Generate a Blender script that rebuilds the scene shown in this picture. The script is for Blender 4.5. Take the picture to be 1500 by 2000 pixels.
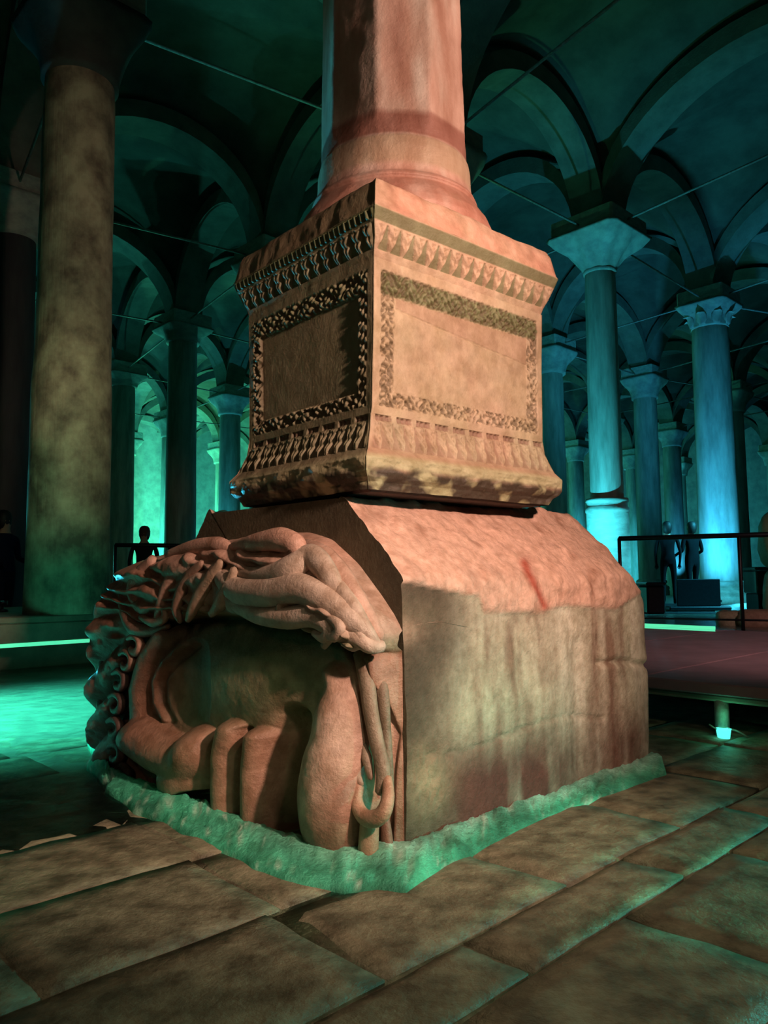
import bpy, bmesh, math, random
import numpy as np
from mathutils import Matrix, Vector

for o in list(bpy.data.objects): bpy.data.objects.remove(o)
SC = bpy.context.scene
COL = SC.collection
random.seed(5)

# ------------------------------------------------------------------ camera
F = 1500.0; TH = math.atan(125/1500.0); RO = -0.008
def _rot():
    a = math.pi/2+TH
    rx = np.array([[1,0,0],[0,math.cos(a),-math.sin(a)],[0,math.sin(a),math.cos(a)]])
    rz = np.array([[math.cos(RO),-math.sin(RO),0],[math.sin(RO),math.cos(RO),0],[0,0,1]])
    return rx@rz
RM = _rot(); CP = np.array([0,0,1.0])
def proj(p):
    q = (np.asarray(p, float)-CP)@RM
    d = np.maximum(-q[..., 2], .05)
    return 750+F*q[..., 0]/d, 1000-F*q[..., 1]/d
def ray(x, y): return RM@np.array([(x-750)/F, -(y-1000)/F, -1.0])
def onz(x, y, z=0.0):
    d = ray(x, y); return CP+(z-1)/d[2]*d
cam = bpy.data.cameras.new('camera'); co = bpy.data.objects.new('camera', cam); COL.objects.link(co)
cam.sensor_fit = 'VERTICAL'; cam.sensor_height = 36; cam.lens = 27; cam.clip_end = 300; cam.clip_start = .05
M4 = Matrix([[*RM[0], 0], [*RM[1], 0], [*RM[2], 1], [0, 0, 0, 1]]); co.matrix_world = M4
SC.camera = co

# ------------------------------------------------------------------ world, exposure, lights
W = bpy.data.worlds.new('world'); SC.world = W; W.use_nodes = True
W.node_tree.nodes['Background'].inputs[0].default_value = (.10, .42, .40, 1)
W.node_tree.nodes['Background'].inputs[1].default_value = .010
vs = SC.view_settings; vs.view_transform = 'Standard'; vs.look = 'None'; vs.gamma = 1; vs.exposure = 0; vs.use_curve_mapping = False
def spot(name, loc, aim, w, col, ang=60, blend=.6, r=.08):
    l = bpy.data.lights.new(name, 'SPOT'); l.energy = w; l.color = col; l.spot_size = math.radians(ang); l.spot_blend = blend; l.shadow_soft_size = r
    o = bpy.data.objects.new(name, l); COL.objects.link(o); o.location = loc
    o.rotation_euler = (Vector(aim)-Vector(loc)).to_track_quat('-Z', 'Y').to_euler(); return o
def point(name, loc, w, col, r=.1):
    l = bpy.data.lights.new(name, 'POINT'); l.energy = w; l.color = col; l.shadow_soft_size = r
    o = bpy.data.objects.new(name, l); COL.objects.link(o); o.location = loc; return o
WARM = (1, .64, .49); CYAN = (.05, .72, 1.0); TEAL = (.06, .85, .72); GREEN = (.10, 1.0, .50); BLUE = (.04, .50, 1.0)
spot('key_spot', (1.95, .05, 2.6), (-.1, 3.3, 1.25), 820, WARM, 56, .8, .10)
spot('upper_spot', (3.3, 1.2, 2.7), (.15, 3.7, 3.4), 640, WARM, 42, .8, .10)
point('front_fill', (-1.9, .3, 2.6), 11, (1, .70, .42), .3)
spot('left_pool_light', (-4.9, 5.2, 3.0), (-2.6, 6.0, 0), 8000, TEAL, 50, .8, .5)
spot('left_column_wash', (-1.3, 3.6, 3.4), (-3.75, 8.7, 2.7), 170, (1, .92, .55), 34, .9, .2)
spot('left_rim_spot', (-3.2, 6.6, .7), (-.45, 3.75, 2.0), 620, CYAN, 40, .7, .06)
spot('skirt_spot', (2.3, 1.5, .16), (.5, 2.9, -.12), 80, (.1, 1, .55), 46, .9, .05)
spot('skirt_spot', (-2.6, 1.9, .5), (-.6, 3.1, 0), 16, (.1, 1, .45), 46, .9, .05)
spot('floor_wash', (1.0, .2, 2.9), (.9, 2.3, 0), 75, (1, .86, .58), 80, .9, .2)
spot('crown_rim_spot', (-2.7, 6.3, .40), (-1.5, 4.15, .85), 70, CYAN, 30, .8, .05)
spot('right_floor_spot', (3.4, 2.6, .42), (.9, 2.2, -.1), 150, TEAL, 76, .8, .05)

# grid of columns: i runs away to the right, j away to the left
GO = np.array([.06, 3.68]); GU = np.array([3.95, 3.1]); GV = np.array([-3.4, 4.5])
OVR = {(0,0):(.07,3.70), (0,1):(-3.6,8.75), (1,1):(.85,11.8), (2,1):(4.35,14.9), (3,1):(8.2,18.8), (1,2):(-2.4,16), (0,2):(-6.55,13.2),
       (1,3):(-5.4,20.3), (1,4):(-8.6,25), (3,2):(5.05,22.7), (4,2):(9.0,26.0), (2,4):(-5.7,28.2)}
def gp(i, j): return np.array(OVR.get((i, j), tuple(GO+i*GU+j*GV)), float)

# uplights standing at column feet: (x, y, z, aim x, aim y, aim z, watts, colour)
UP = []
def uplight(c, off, z, top, w, col, ang=50):
    a = math.radians(off[0]); x = c[0]+off[1]*math.cos(a); y = c[1]+off[1]*math.sin(a)
    spot('column_spot', (x, y, z+.16), (c[0], c[1], top), w, col, ang, .9, .06); UP.append((x, y, z))
uplight(gp(2,1), (232, 2.0), .3, 3.4, 1300, CYAN, 84)
uplight(gp(3,1), (245, 2.4), .3, 3.0, 1700, BLUE, 84)
uplight(gp(0,1), (-205, 1.05), .61, 3.5, 260, CYAN, 70)
uplight(gp(1,1), (120, 1.5), .34, 6.5, 500, GREEN, 70)
uplight(gp(1,4), (80, 2.0), 0, 6, 400, TEAL, 80)
uplight(gp(1,3), (95, 2.4), 0, 7, 600, TEAL, 90)
uplight(gp(2,4), (260, 1.6), 0, 4, 700, CYAN, 60)
uplight(gp(3,2), (70, 1.8), 0, 6, 350, CYAN, 70)
uplight(gp(4,2), (60, 1.8), 0, 6, 500, CYAN, 80)
for (i, j, w, c) in ((1,5,900,TEAL), (2,5,900,TEAL), (0,5,700,CYAN), (0,4,800,CYAN), (2,6,900,GREEN), (1,6,900,CYAN), (3,4,500,CYAN), (4,3,500,CYAN), (5,3,600,CYAN), (5,4,700,CYAN), (6,3,700,BLUE), (6,4,600,CYAN)):
    uplight(gp(i, j), (258, 1.5), 0, 3.0, w, c, 56)
for (a, b, z, w, c) in ((1.4, 4.4, 1, 3500, TEAL), (2.4, 4.4, 1, 4200, GREEN), (1.5, 5.5, 1, 3000, CYAN), (2.5, 5.5, 1, 3000, TEAL), (.5, 5.4, 1, 3500, TEAL), (5.5, 3.5, 1, 500, CYAN), (6.5, 3.5, 1, 700, CYAN), (4.5, 3.5, 1, 400, BLUE)):
    p = GO+a*GU+b*GV; q = p*1.3; spot('far_fill_light', (p[0], p[1], z), (q[0], q[1], 3.6), w, c, 95, .9, .15)  # unseen lamps added to brighten the far hall
for (a, b, w, c) in ((1.5, 6.5, 1800, TEAL), (2.5, 6.5, 2200, GREEN), (3.4, 6.5, 1500, TEAL), (.5, 6.5, 1500, TEAL), (7.5, 4.5, 900, CYAN)):
    p = GO+a*GU+b*GV; point('vault_fill_light', (p[0], p[1], 2.2), w, c, .2)  # unseen lamps added to light the far vaults
spot('far_floor_spot', (8.2, 12.6, 4.2), (6.6, 15.5, 0), 5000, (.05, .62, .9), 75, .9, .1)  # unseen spots, here and next, added to brighten the far floor
spot('far_floor_spot', (10, 21, 3), (7.4, 19.5, 0), 2500, (.05, .62, .9), 80, .9, .1)

# ------------------------------------------------------------------ helpers
def h3(ix, iy, iz):
    n = (ix*374761393+iy*668265263+iz*2147483647+1013904223) & 0xffffffff
    n = ((n ^ (n >> 13))*1274126177) & 0xffffffff
    return ((n ^ (n >> 16)) & 0xffff)/65535.0
def vnoise(p):
    p = np.asarray(p, float); i = np.floor(p).astype(np.int64); f = p-i; f = f*f*(3-2*f); r = 0
    for a in (0, 1):
        for b in (0, 1):
            for c in (0, 1):
                w = (f[..., 0] if a else 1-f[..., 0])*(f[..., 1] if b else 1-f[..., 1])*(f[..., 2] if c else 1-f[..., 2])
                r = r+w*h3(i[..., 0]+a, i[..., 1]+b, i[..., 2]+c)
    return r
def fbm(p, s=1., o=4, g=.5):
    p = np.asarray(p, float)*s; r = 0; a = 1.; t = 0
    for k in range(o): r = r+a*(vnoise(p+17.3*k)-.5); t += a; a *= g; p = p*2.03
    return r/t*2           # about -1..1
def ss(a, b, x):
    t = np.clip((x-a)/(b-a), 0, 1); return t*t*(3-2*t)
def mixc(c, d, t):
    t = np.asarray(t)[..., None]; return c*(1-t)+np.array(d)*t

MATS = {}
def mat(name, c1, c2=None, rough=.7, scale=6, bump=.3, bscale=30, attr=False, spec=.5, streak=0, emis=None, metal=0, coat=0):
    if name in MATS: return MATS[name]
    m = bpy.data.materials.new(name); m.use_nodes = True; nt = m.node_tree; N = nt.nodes; L = nt.links
    b = N['Principled BSDF']; b.inputs['Roughness'].default_value = rough; b.inputs['Metallic'].default_value = metal
    b.inputs['Specular IOR Level'].default_value = spec
    if coat: b.inputs['Coat Weight'].default_value = coat; b.inputs['Coat Roughness'].default_value = .12
    tc = N.new('ShaderNodeTexCoord'); mp = N.new('ShaderNodeMapping'); L.new(tc.outputs['Object'], mp.inputs[0])
    if streak: mp.inputs['Scale'].default_value = (1, 1, streak)
    n1 = N.new('ShaderNodeTexNoise'); n1.inputs['Scale'].default_value = scale; n1.inputs['Detail'].default_value = 7; n1.inputs['Roughness'].default_value = .62
    L.new(mp.outputs[0], n1.inputs['Vector'])
    rp = N.new('ShaderNodeMapRange'); rp.inputs[1].default_value = .36; rp.inputs[2].default_value = .64; L.new(n1.outputs[0], rp.inputs[0])
    mx = N.new('ShaderNodeMix'); mx.data_type = 'RGBA'; L.new(rp.outputs[0], mx.inputs[0])
    c2 = c2 or tuple(x*.7 for x in c1)
    mx.inputs[6].default_value = (*c1, 1); mx.inputs[7].default_value = (*c2, 1)
    out = mx.outputs[2]
    if attr:
        at = N.new('ShaderNodeAttribute'); at.attribute_name = 'Col'
        mu = N.new('ShaderNodeMix'); mu.data_type = 'RGBA'; mu.blend_type = 'MULTIPLY'; mu.inputs[0].default_value = 1
        L.new(at.outputs['Color'], mu.inputs[6]); L.new(out, mu.inputs[7]); out = mu.outputs[2]
    L.new(out, b.inputs['Base Color'])
    n2 = N.new('ShaderNodeTexNoise'); n2.inputs['Scale'].default_value = bscale; n2.inputs['Detail'].default_value = 6; n2.inputs['Roughness'].default_value = .65
    L.new(tc.outputs['Object'], n2.inputs['Vector'])
    bp = N.new('ShaderNodeBump'); bp.inputs['Strength'].default_value = bump; bp.inputs['Distance'].default_value = .02
    L.new(n2.outputs[0], bp.inputs['Height']); L.new(bp.outputs[0], b.inputs['Normal'])
    if emis:
        b.inputs['Emission Color'].default_value = (*emis[:3], 1); b.inputs['Emission Strength'].default_value = emis[3]
    MATS[name] = m; return m
def mesh(name, V, Fc, m, parent=None, smooth=True, col=None):
    V = np.asarray(V, dtype=np.float32).reshape(-1, 3); me = bpy.data.meshes.new(name)
    Fc = np.asarray(Fc, dtype=np.int32) if not isinstance(Fc, list) else Fc
    if isinstance(Fc, list): me.from_pydata(V.tolist(), [], Fc)
    else:
        n = len(Fc); k = Fc.shape[1]
        me.vertices.add(len(V)); me.vertices.foreach_set('co', V.ravel())
        me.loops.add(n*k); me.loops.foreach_set('vertex_index', Fc.ravel())
        me.polygons.add(n); me.polygons.foreach_set('loop_start', np.arange(0, n*k, k, dtype=np.int32)); me.polygons.foreach_set('loop_total', np.full(n, k, dtype=np.int32))
        me.update(calc_edges=True)
    me.polygons.foreach_set('use_smooth', np.full(len(me.polygons), smooth)); me.materials.append(m)
    if col is not None:
        a = me.color_attributes.new('Col', 'FLOAT_COLOR', 'POINT')
        c = np.ones((len(V), 4), np.float32); c[:, :3] = np.asarray(col).reshape(-1, 3); a.data.foreach_set('color', c.ravel())
    me.validate(); me.update()
    o = bpy.data.objects.new(name, me); COL.objects.link(o)
    if parent is not None: o.parent = parent
    return o
def quads(a, b, wrap=False, wrap0=False):
    i = np.arange(a if wrap0 else a-1)[:, None]; j = np.arange(b if wrap else b-1)[None, :]
    i2 = (i+1) % a; j2 = (j+1) % b
    z = lambda x, y: (x*b+y+0*i*j).ravel()
    return np.stack([z(i, j), z(i2, j), z(i2, j2), z(i, j2)], 1).astype(np.int32)
def grid(name, P, m, parent=None, wrap=False, col=None, smooth=True, flip=False):
    q = quads(P.shape[0], P.shape[1], wrap)
    if flip: q = q[:, ::-1].copy()
    return mesh(name, P, q, m, parent, smooth, col)
def tag(o, label=None, cat=None, group=None, kind=None):
    if label: o['label'] = label
    if cat: o['category'] = cat
    if group: o['group'] = group
    if kind: o['kind'] = kind
    return o
def empty(name, loc, label=None, cat=None, group=None, rz=0):
    o = bpy.data.objects.new(name, None); COL.objects.link(o); o.location = loc; o.rotation_euler = (0, 0, rz); o.empty_display_size = .1
    return tag(o, label, cat, group)
def lathe_pts(prof, n=40, ripple=0, seed=0, cx=0, cy=0):
    prof = np.array(prof, float); a = np.linspace(0, 2*math.pi, n, endpoint=False)
    r = prof[:, 0][:, None]*np.ones(n)
    P = np.stack([r*np.cos(a), r*np.sin(a), prof[:, 1][:, None]+0*a], -1)
    if ripple:
        d = fbm(P+seed, 3., 4)*ripple; P[..., 0] += d*np.cos(a)*(r > .02); P[..., 1] += d*np.sin(a)*(r > .02)
    P[..., 0] += cx; P[..., 1] += cy
    return P
def tube(name, pts, rad, m, parent=None, n=8, flat=1.0, nrm=None, sub=4, col=None, capr=.3):
    P = np.array(pts, float); R_ = np.array(rad if hasattr(rad, '__len__') else [rad]*len(P), float)
    if sub > 1 and len(P) > 2:                       # Catmull-Rom
        Q = []; QR = []
        E0 = np.vstack([2*P[0]-P[1], P, 2*P[-1]-P[-2]]); ER = np.r_[R_[0], R_, R_[-1]]
        for k in range(1, len(E0)-2):
            for t in np.linspace(0, 1, sub, endpoint=False):
                a, b, c, d = E0[k-1], E0[k], E0[k+1], E0[k+2]
                Q.append(.5*((2*b)+(c-a)*t+(2*a-5*b+4*c-d)*t*t+(3*b-a-3*c+d)*t**3)); QR.append(ER[k]*(1-t)+ER[k+1]*t)
        Q.append(P[-1]); QR.append(R_[-1]); P = np.array(Q); R_ = np.array(QR)
    T = np.gradient(P, axis=0); T /= np.linalg.norm(T, axis=1)[:, None]+1e-9
    up = np.array(nrm if nrm is not None else (0, 0, 1.), float)
    A = np.cross(T, up); bad = np.linalg.norm(A, axis=1) < 1e-3; A[bad] = np.cross(T[bad], (1, .3, .1)); A /= np.linalg.norm(A, axis=1)[:, None]
    B = np.cross(A, T)
    P = np.vstack([P[0]-T[0]*R_[0]*.5, P, P[-1]+T[-1]*R_[-1]*.5]); A = np.vstack([A[:1], A, A[-1:]]); B = np.vstack([B[:1], B, B[-1:]]); R_ = np.r_[R_[0]*capr, R_, R_[-1]*capr]
    th = np.linspace(0, 2*math.pi, n, endpoint=False)
    G = P[:, None]+R_[:, None, None]*(np.cos(th)[None, :, None]*A[:, None]+flat*np.sin(th)[None, :, None]*B[:, None])
    q = [tuple(int(v) for v in r) for r in quads(G.shape[0], n, True)]
    q += [tuple(range(n)), tuple(range((len(P)-1)*n, len(P)*n))[::-1]]
    return mesh(name, G, q, m, parent, True, None if col is None else np.tile(np.array(col), (G.shape[0]*n, 1)))
def box_mesh(V0, V1):
    (a, b, c), (d, e, f) = V0, V1
    V = [(a,b,c),(d,b,c),(d,e,c),(a,e,c),(a,b,f),(d,b,f),(d,e,f),(a,e,f)]
    return V, [(0,3,2,1),(4,5,6,7),(0,1,5,4),(1,2,6,5),(2,3,7,6),(3,0,4,7)]
def bx(name, V0, V1, m, parent=None, bev=.01):
    V, Fc = box_mesh(V0, V1); bm = bmesh.new(); vs_ = [bm.verts.new(v) for v in V]
    for f in Fc: bm.faces.new([vs_[k] for k in f])
    if bev: bmesh.ops.bevel(bm, geom=bm.edges[:], offset=bev, segments=1, affect='EDGES')
    me = bpy.data.meshes.new(name); bm.to_mesh(me); bm.free(); me.materials.append(m)
    o = bpy.data.objects.new(name, me); COL.objects.link(o)
    if parent is not None: o.parent = parent
    return o

# local frame of the carved block: s along its side (away right), f along its carved face (away left)
YAW = .815
ES = np.array([math.sin(YAW+.0), math.cos(YAW), 0]); ES = np.array([.724, .690, 0]); EF = np.array([-.690, .724, 0]); K = np.array([.063, 2.828, 0])
def L3(s, f, z):
    s, f, z = np.broadcast_arrays(np.asarray(s, float), np.asarray(f, float), np.asarray(z, float))
    return K+s[..., None]*ES+f[..., None]*EF+z[..., None]*np.array([0, 0, 1.])
def fp(x, y, h):
    """point of the carved face standing h proud of the block, seen at x, y"""
    d = ray(x, y); t = (-h-np.dot(CP-K, ES))/np.dot(d, ES); return CP+t*d
def loc_sf(p):
    q = np.asarray(p)-K; return q@ES, q@EF

# ------------------------------------------------------------------ materials
M_pink = mat('weathered_marble', (1, 1, 1), (.74, .70, .66), .62, 26, .5, 55, attr=True, spec=.35)
M_face = mat('worn_carved_marble', (1, 1, 1), (.64, .58, .52), .40, 14, .4, 60, attr=True, spec=.5)
M_ped = mat('carved_pedestal_marble', (1, 1, 1), (.72, .68, .62), .48, 12, .35, 80, attr=True, spec=.45)
M_shaft = mat('red_stained_shaft_marble', (1, 1, 1), (.66, .55, .5), .5, 7, .3, 45, attr=True, streak=.3)
M_col = mat('damp_grey_marble', (.42, .42, .34), (.22, .24, .19), .6, 2.2, .3, 12, streak=3)
M_colA = mat('mottled_tan_marble', (.42, .40, .26), (.13, .105, .07), .75, 1.3, .5, 9, streak=12)
M_cap = mat('pale_capital_stone', (.42, .44, .36), (.26, .28, .24), .7, 4, .4, 20)
M_dark = mat('shade_painted_column_stone', (.05, .05, .05), (.03, .03, .035), .7, 3, .3, 14, streak=3)  # near-black colour paints the shade on the left-edge column
M_shadecap = mat('shade_painted_capital', (.05, .05, .045), (.03, .03, .028), .8, 4, .4, 20)  # shade at the left column's capital, painted as a near-black colour
M_vault = mat('damp_brick_vault', (.125, .12, .09), (.07, .066, .05), .85, 1.3, .5, 14)
M_rib = mat('brick_arch_rib', (.19, .19, .15), (.12, .12, .095), .85, 2.5, .5, 18)
M_wall = mat('old_brick_wall', (.32, .30, .24), (.2, .19, .16), .85, 2, .5, 10)
M_floor = mat('dark_wet_mortar', (.26, .25, .19), (.15, .14, .11), .35, 5, .4, 30)
M_slab = mat('wet_paving_stone', (.33, .30, .20), (.11, .095, .06), .5, 8, 1.0, 12, spec=.5)
M_skirt = mat('green_light_painted_mortar', (1, 1, 1), (.55, .6, .55), .5, 13, .8, 45, attr=True)  # the green light on the skirt is put into this colour
M_iron = mat('rusty_iron', (.32, .30, .26), (.2, .17, .14), .6, 20, .3, 60, metal=.3)
M_black = mat('black_steel', (.012, .013, .016), (.008, .008, .01), .4, 20, .1, 60, metal=.6)
M_deck = mat('dark_plum_deck', (.26, .15, .16), (.19, .11, .12), .7, 3, .15, 60)
M_deckside = mat('dark_olive_fascia', (.24, .20, .14), (.15, .13, .09), .75, 4, .2, 40)
M_led = mat('green_led_strip', (.2, 1, .6), (.2, 1, .6), .5, 5, 0, 10, emis=(.12, .95, .50, .8))
M_ledteal = mat('teal_lens', (.2, 1, .8), (.2, 1, .8), .5, 5, 0, 10, emis=(.10, .95, .75, 1.3))

def water_mat():
    m = bpy.data.materials.new('shallow_water'); m.use_nodes = True; nt = m.node_tree; N = nt.nodes; L = nt.links
    N.remove(N['Principled BSDF']); out = N['Material Output']
    g = N.new('ShaderNodeBsdfGlossy'); g.inputs['Roughness'].default_value = .24
    t = N.new('ShaderNodeBsdfTransparent'); t.inputs[0].default_value = (.80, .93, .88, 1)
    fr = N.new('ShaderNodeFresnel'); fr.inputs[0].default_value = 1.33
    tc = N.new('ShaderNodeTexCoord'); n = N.new('ShaderNodeTexNoise'); n.inputs['Scale'].default_value = 5.5; n.inputs['Detail'].default_value = 5
    L.new(tc.outputs['Object'], n.inputs['Vector']); bp = N.new('ShaderNodeBump'); bp.inputs['Strength'].default_value = .5; bp.inputs['Distance'].default_value = .03
    L.new(n.outputs[0], bp.inputs['Height']); L.new(bp.outputs[0], g.inputs['Normal']); L.new(bp.outputs[0], fr.inputs['Normal'])
    mx = N.new('ShaderNodeMixShader'); L.new(fr.outputs[0], mx.inputs[0]); L.new(t.outputs[0], mx.inputs[1]); L.new(g.outputs[0], mx.inputs[2])
    L.new(mx.outputs[0], out.inputs['Surface']); return m
M_water = water_mat()

# ------------------------------------------------------------------ setting: floor, slabs, walls, vaults
fl = mesh('floor', [(-45,-6,-.018),(45,-6,-.018),(45,60,-.018),(-45,60,-.018)], [(0,1,2,3)], M_floor, None, False); tag(fl, kind='structure')
def slabz(x, y):
    x = np.asarray(x, float); y = np.asarray(y, float)
    return .008+.014*ss(-.2, .8, x)-.024*ss(2.6, 3.7, y+.55*(-1.2-x))*ss(-.7, -1.5, x)-.03*ss(4.6, 6, y)
rows = [-3.6,-3.0,-2.4,-1.85,-1.3,-.80,-.565,-.05,.5,1.05,1.6,2.15,2.7,3.3,3.9,4.5,5.1]
random.seed(11)
for a, b in zip(rows[:-1], rows[1:]):
    joints = [-5.2]
    if (a, b) == (-1.3, -.80): start = .09-.75*6
    elif (a, b) == (-.80, -.565): start = -.35-.85*5
    elif (a, b) == (-.565, -.05): start = .97-.8*7
    else: start = -4.7-random.random()*.6
    s = start; J = []
    while s < 5.2: J.append(s); s += (.75 if a == -1.3 else .85 if a == -.80 else .8 if a == -.565 else random.uniform(.6, .9))
    for s0, s1 in zip(J[:-1], J[1:]):
        sc, fc = (s0+s1)/2, (a+b)/2; c = L3(sc, fc, 0)
        if c[1] < 1.25 or c[1] > 9.0 or abs(c[0]) > .62*c[1]+.4: continue
        if .25 < sc < 1.7 and .25 < fc < 1.6: continue
        c0 = float(ss(-.9, .3, c[0])); g = .0015+.0055*c0; nx, ny = 9, 7
        u = np.linspace(0, 1, nx); v = np.linspace(0, 1, ny); U, Vv = np.meshgrid(u, v, indexing='ij')
        wob = random.uniform(-.01, .01)
        S = s0+g+(s1-s0-2*g)*U+wob*(Vv-.5); Fq = a+g+(b-a-2*g)*Vv
        P = L3(S, Fq, 0); n_ = fbm(P+5, 7, 3)*.007
        edge = np.minimum(np.minimum(U, 1-U)*(s1-s0), np.minimum(Vv, 1-Vv)*(b-a)); tilt = random.uniform(-.009, .009)*(U-.5)+random.uniform(-.007, .007)*(Vv-.5)
        P[..., 2] = slabz(P[..., 0], P[..., 1])+n_+tilt-(.001+.007*c0)*(1-ss(0, .03, edge))+random.uniform(-.003, .003)
        w = fbm(P*1.0+31, 9, 2)*(.004+.010*c0); P[..., 0] += w; P[..., 1] += w
        top = P.reshape(-1, 3); idx = np.arange(nx*ny).reshape(nx, ny)
        rim = np.r_[idx[:, 0], idx[-1, 1:], idx[-2::-1, -1], idx[0, -2:0:-1]]
        low = top[rim].copy(); low[:, 2] = -.055
        Vs = np.vstack([top, low]); n0 = nx*ny; k = len(rim)
        Fc = [tuple(int(q) for q in r) for r in quads(nx, ny)]+[(int(rim[t]), int(n0+t), int(n0+(t+1) % k), int(rim[(t+1) % k])) for t in range(k)]
        mesh('paving_slab', Vs, Fc, M_slab, fl, True)

wt = mesh('water_surface', [(-30,.3,.0),(30,.3,.0),(30,44,.0),(-30,44,.0)], [(0,1,2,3)], M_water, None, False)
tag(wt, 'thin sheet of shallow water over the cistern floor, bright teal at left', 'water', kind='stuff')

def sfp(s_, f_, z): p = K+s_*ES+f_*EF; return (float(p[0]), float(p[1]), z)
FE = 7.25                                   # far edge of the right platform in the block's own frame
f2 = mesh('floor_raised', [sfp(FE,-9,.28), sfp(31,-9,.28), sfp(31,5.2,.28), sfp(FE,5.2,.28), sfp(FE,-9,-.05), sfp(31,-9,-.05), sfp(31,5.2,-.05), sfp(FE,5.2,-.05)], [(0,1,2,3),(0,4,5,1),(1,5,6,2),(2,6,7,3),(3,7,4,0)], M_floor, None, False); tag(f2, kind='structure')
w2 = mesh('water_surface', [sfp(FE+.1,-9,.325), sfp(30,-9,.325), sfp(30,5.0,.325), sfp(FE+.1,5.0,.325)], [(0,1,2,3)], M_water, None, False)
tag(w2, 'blue-lit pool water beyond the right platform, with dark reflections', 'water', kind='stuff')
# vaults over an uneven grid
ceil = empty('ceiling', (0, 0, 0)); tag(ceil, kind='structure')
ZS, RISE = 7.95, 2.15
def vis(p, lo=-7, hi=50, k=.75): return lo < p[1] < hi and abs(p[0]) < k*max(p[1], 0)+9
CELLS = [(i, j) for i in range(-2, 9) for j in range(-2, 9)]
n = 21; s = np.linspace(0, 1, n); S, T = np.meshgrid(s, s, indexing='ij')
def bar(t): return np.sqrt(np.clip(1-(2*t-1)**2, 0, 1))**1.1
for (i, j) in CELLS:
    A, B, Cc, D = gp(i, j), gp(i+1, j), gp(i+1, j+1), gp(i, j+1); c = (A+B+Cc+D)/4
    if not vis(c): continue
    XY = (1-S)[..., None]*(1-T)[..., None]*A+S[..., None]*(1-T)[..., None]*B+S[..., None]*T[..., None]*Cc+(1-S)[..., None]*T[..., None]*D
    H = np.maximum(bar(S), bar(T)); dome = .25*np.sin(math.pi*S)*np.sin(math.pi*T)
    P = np.concatenate([XY, (ZS+.1+(RISE+.12)*H+dome)[..., None]], -1)
    grid('vault', P, M_vault, ceil, flip=True)
def rib(a, b):
    w = .36; d = b-a; ln = np.linalg.norm(d); d = d/ln; nn = np.array([-d[1], d[0]]); m_ = 25
    t = np.linspace(0, 1, m_); P = []
    al = math.pi*t; xx = .5-.5*np.cos(al)*(1-.36/ln*2); zz = np.sin(al)**1.0*(RISE-.22)
    for (o, dz) in ((-w, .34), (-w, 0), (w, 0), (w, .34)):
        c = a[None]+d[None]*(xx*ln)[:, None]+nn[None]*o
        if dz: c = c+d[None]*((.5-xx)*-.12)[:, None]
        P.append(np.concatenate([c, (ZS-.02+zz+dz)[:, None]], 1))
    o = grid('arch_rib', np.array(P), M_rib, ceil, wrap=False, smooth=False)
EDG = [((i, j), (i+1, j)) for i in range(-2, 9) for j in range(-2, 9)]+[((i, j), (i, j+1)) for i in range(-2, 9) for j in range(-2, 9)]
for a, b in EDG:
    m_ = (gp(*a)+gp(*b))/2
    if vis(m_): rib(gp(*a), gp(*b))
# far brick walls
def wall(name, a, b, z1=11.5):
    a = np.array(a); b = np.array(b); d = b-a; ln = np.linalg.norm(d); d /= ln; nn = np.array([-d[1], d[0]])*.4
    V = [(*a,-.1),(*b,-.1),(*(b+nn),-.1),(*(a+nn),-.1),(*a,z1),(*b,z1),(*(b+nn),z1),(*(a+nn),z1)]
    return tag(mesh(name, V, [(0,3,2,1),(4,5,6,7),(0,1,5,4),(1,2,6,5),(2,3,7,6),(3,0,4,7)], M_wall, None, False), kind='structure')
wl = gp(-3, 7)+.5*GV; wr = gp(9, 7)+.5*GV; wall('wall_back', wl, wr)
wall('wall_right', wr, gp(9, -2))

# platforms
def strip(name, line0, line1, z0, z1, m, parent=None, bev=.012):
    """prism over the quad line0 -> line1 (four plan points)"""
    q = [*line0, *line1[::-1]]; V = [(*p, z0) for p in q]+[(*p, z1) for p in q]
    bm = bmesh.new(); v = [bm.verts.new(p) for p in V]
    for f in ((0,3,2,1),(4,5,6,7),(0,1,5,4),(1,2,6,5),(2,3,7,6),(3,0,4,7)): bm.faces.new([v[k] for k in f])
    bmesh.ops.recalc_face_normals(bm, faces=bm.faces[:])
    if bev: bmesh.ops.bevel(bm, geom=bm.edges[:], offset=bev, segments=1, affect='EDGES')
    me = bpy.data.meshes.new(name); bm.to_mesh(me); bm.free(); me.materials.append(m)
    o = bpy.data.objects.new(name, me); COL.objects.link(o)
    if parent is not None: o.parent = parent
    return o
E2, F2, K2 = ES[:2], EF[:2], K[:2]
ra = onz(1500, 1345, .34)[:2]; sA, fA = (ra-K2)@E2, (ra-K2)@F2         # near edge of right platform
la = onz(0, 1258, .34)[:2]; sB, fB = (la-K2)@E2, (la-K2)@F2            # near edge of left platform
def q2(s_, f_): return K2+s_*E2+f_*F2
dk = empty('right_platform', (*q2(sA+1, 0), 0), 'dark plum-coloured raised walkway deck right of the carved block', 'walkway')
def par(o, p):                     # keep world placement under an Empty that is offset
    o.parent = p; o.matrix_parent_inverse = Matrix.Translation(-Vector(p.location)); return o
PW = 7.15-sA
nb = 6
for k in range(9):
    fa = fA-4.2+k*1.25
    if fa+1.25 > 3.2: fa += 0; break
    par(strip('deck_panel', [q2(sA, fa+.006), q2(sA, fa+1.244)], [q2(sA+PW, fa+.006), q2(sA+PW, fa+1.244)], .27, .34, M_deck, None, .008), dk)
fE = fa
par(strip('fascia', [q2(sA+.05, fA-4.2), q2(sA+.05, fE)], [q2(sA+.13, fA-4.2), q2(sA+.13, fE)], .225, .268, M_deckside), dk)
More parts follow.
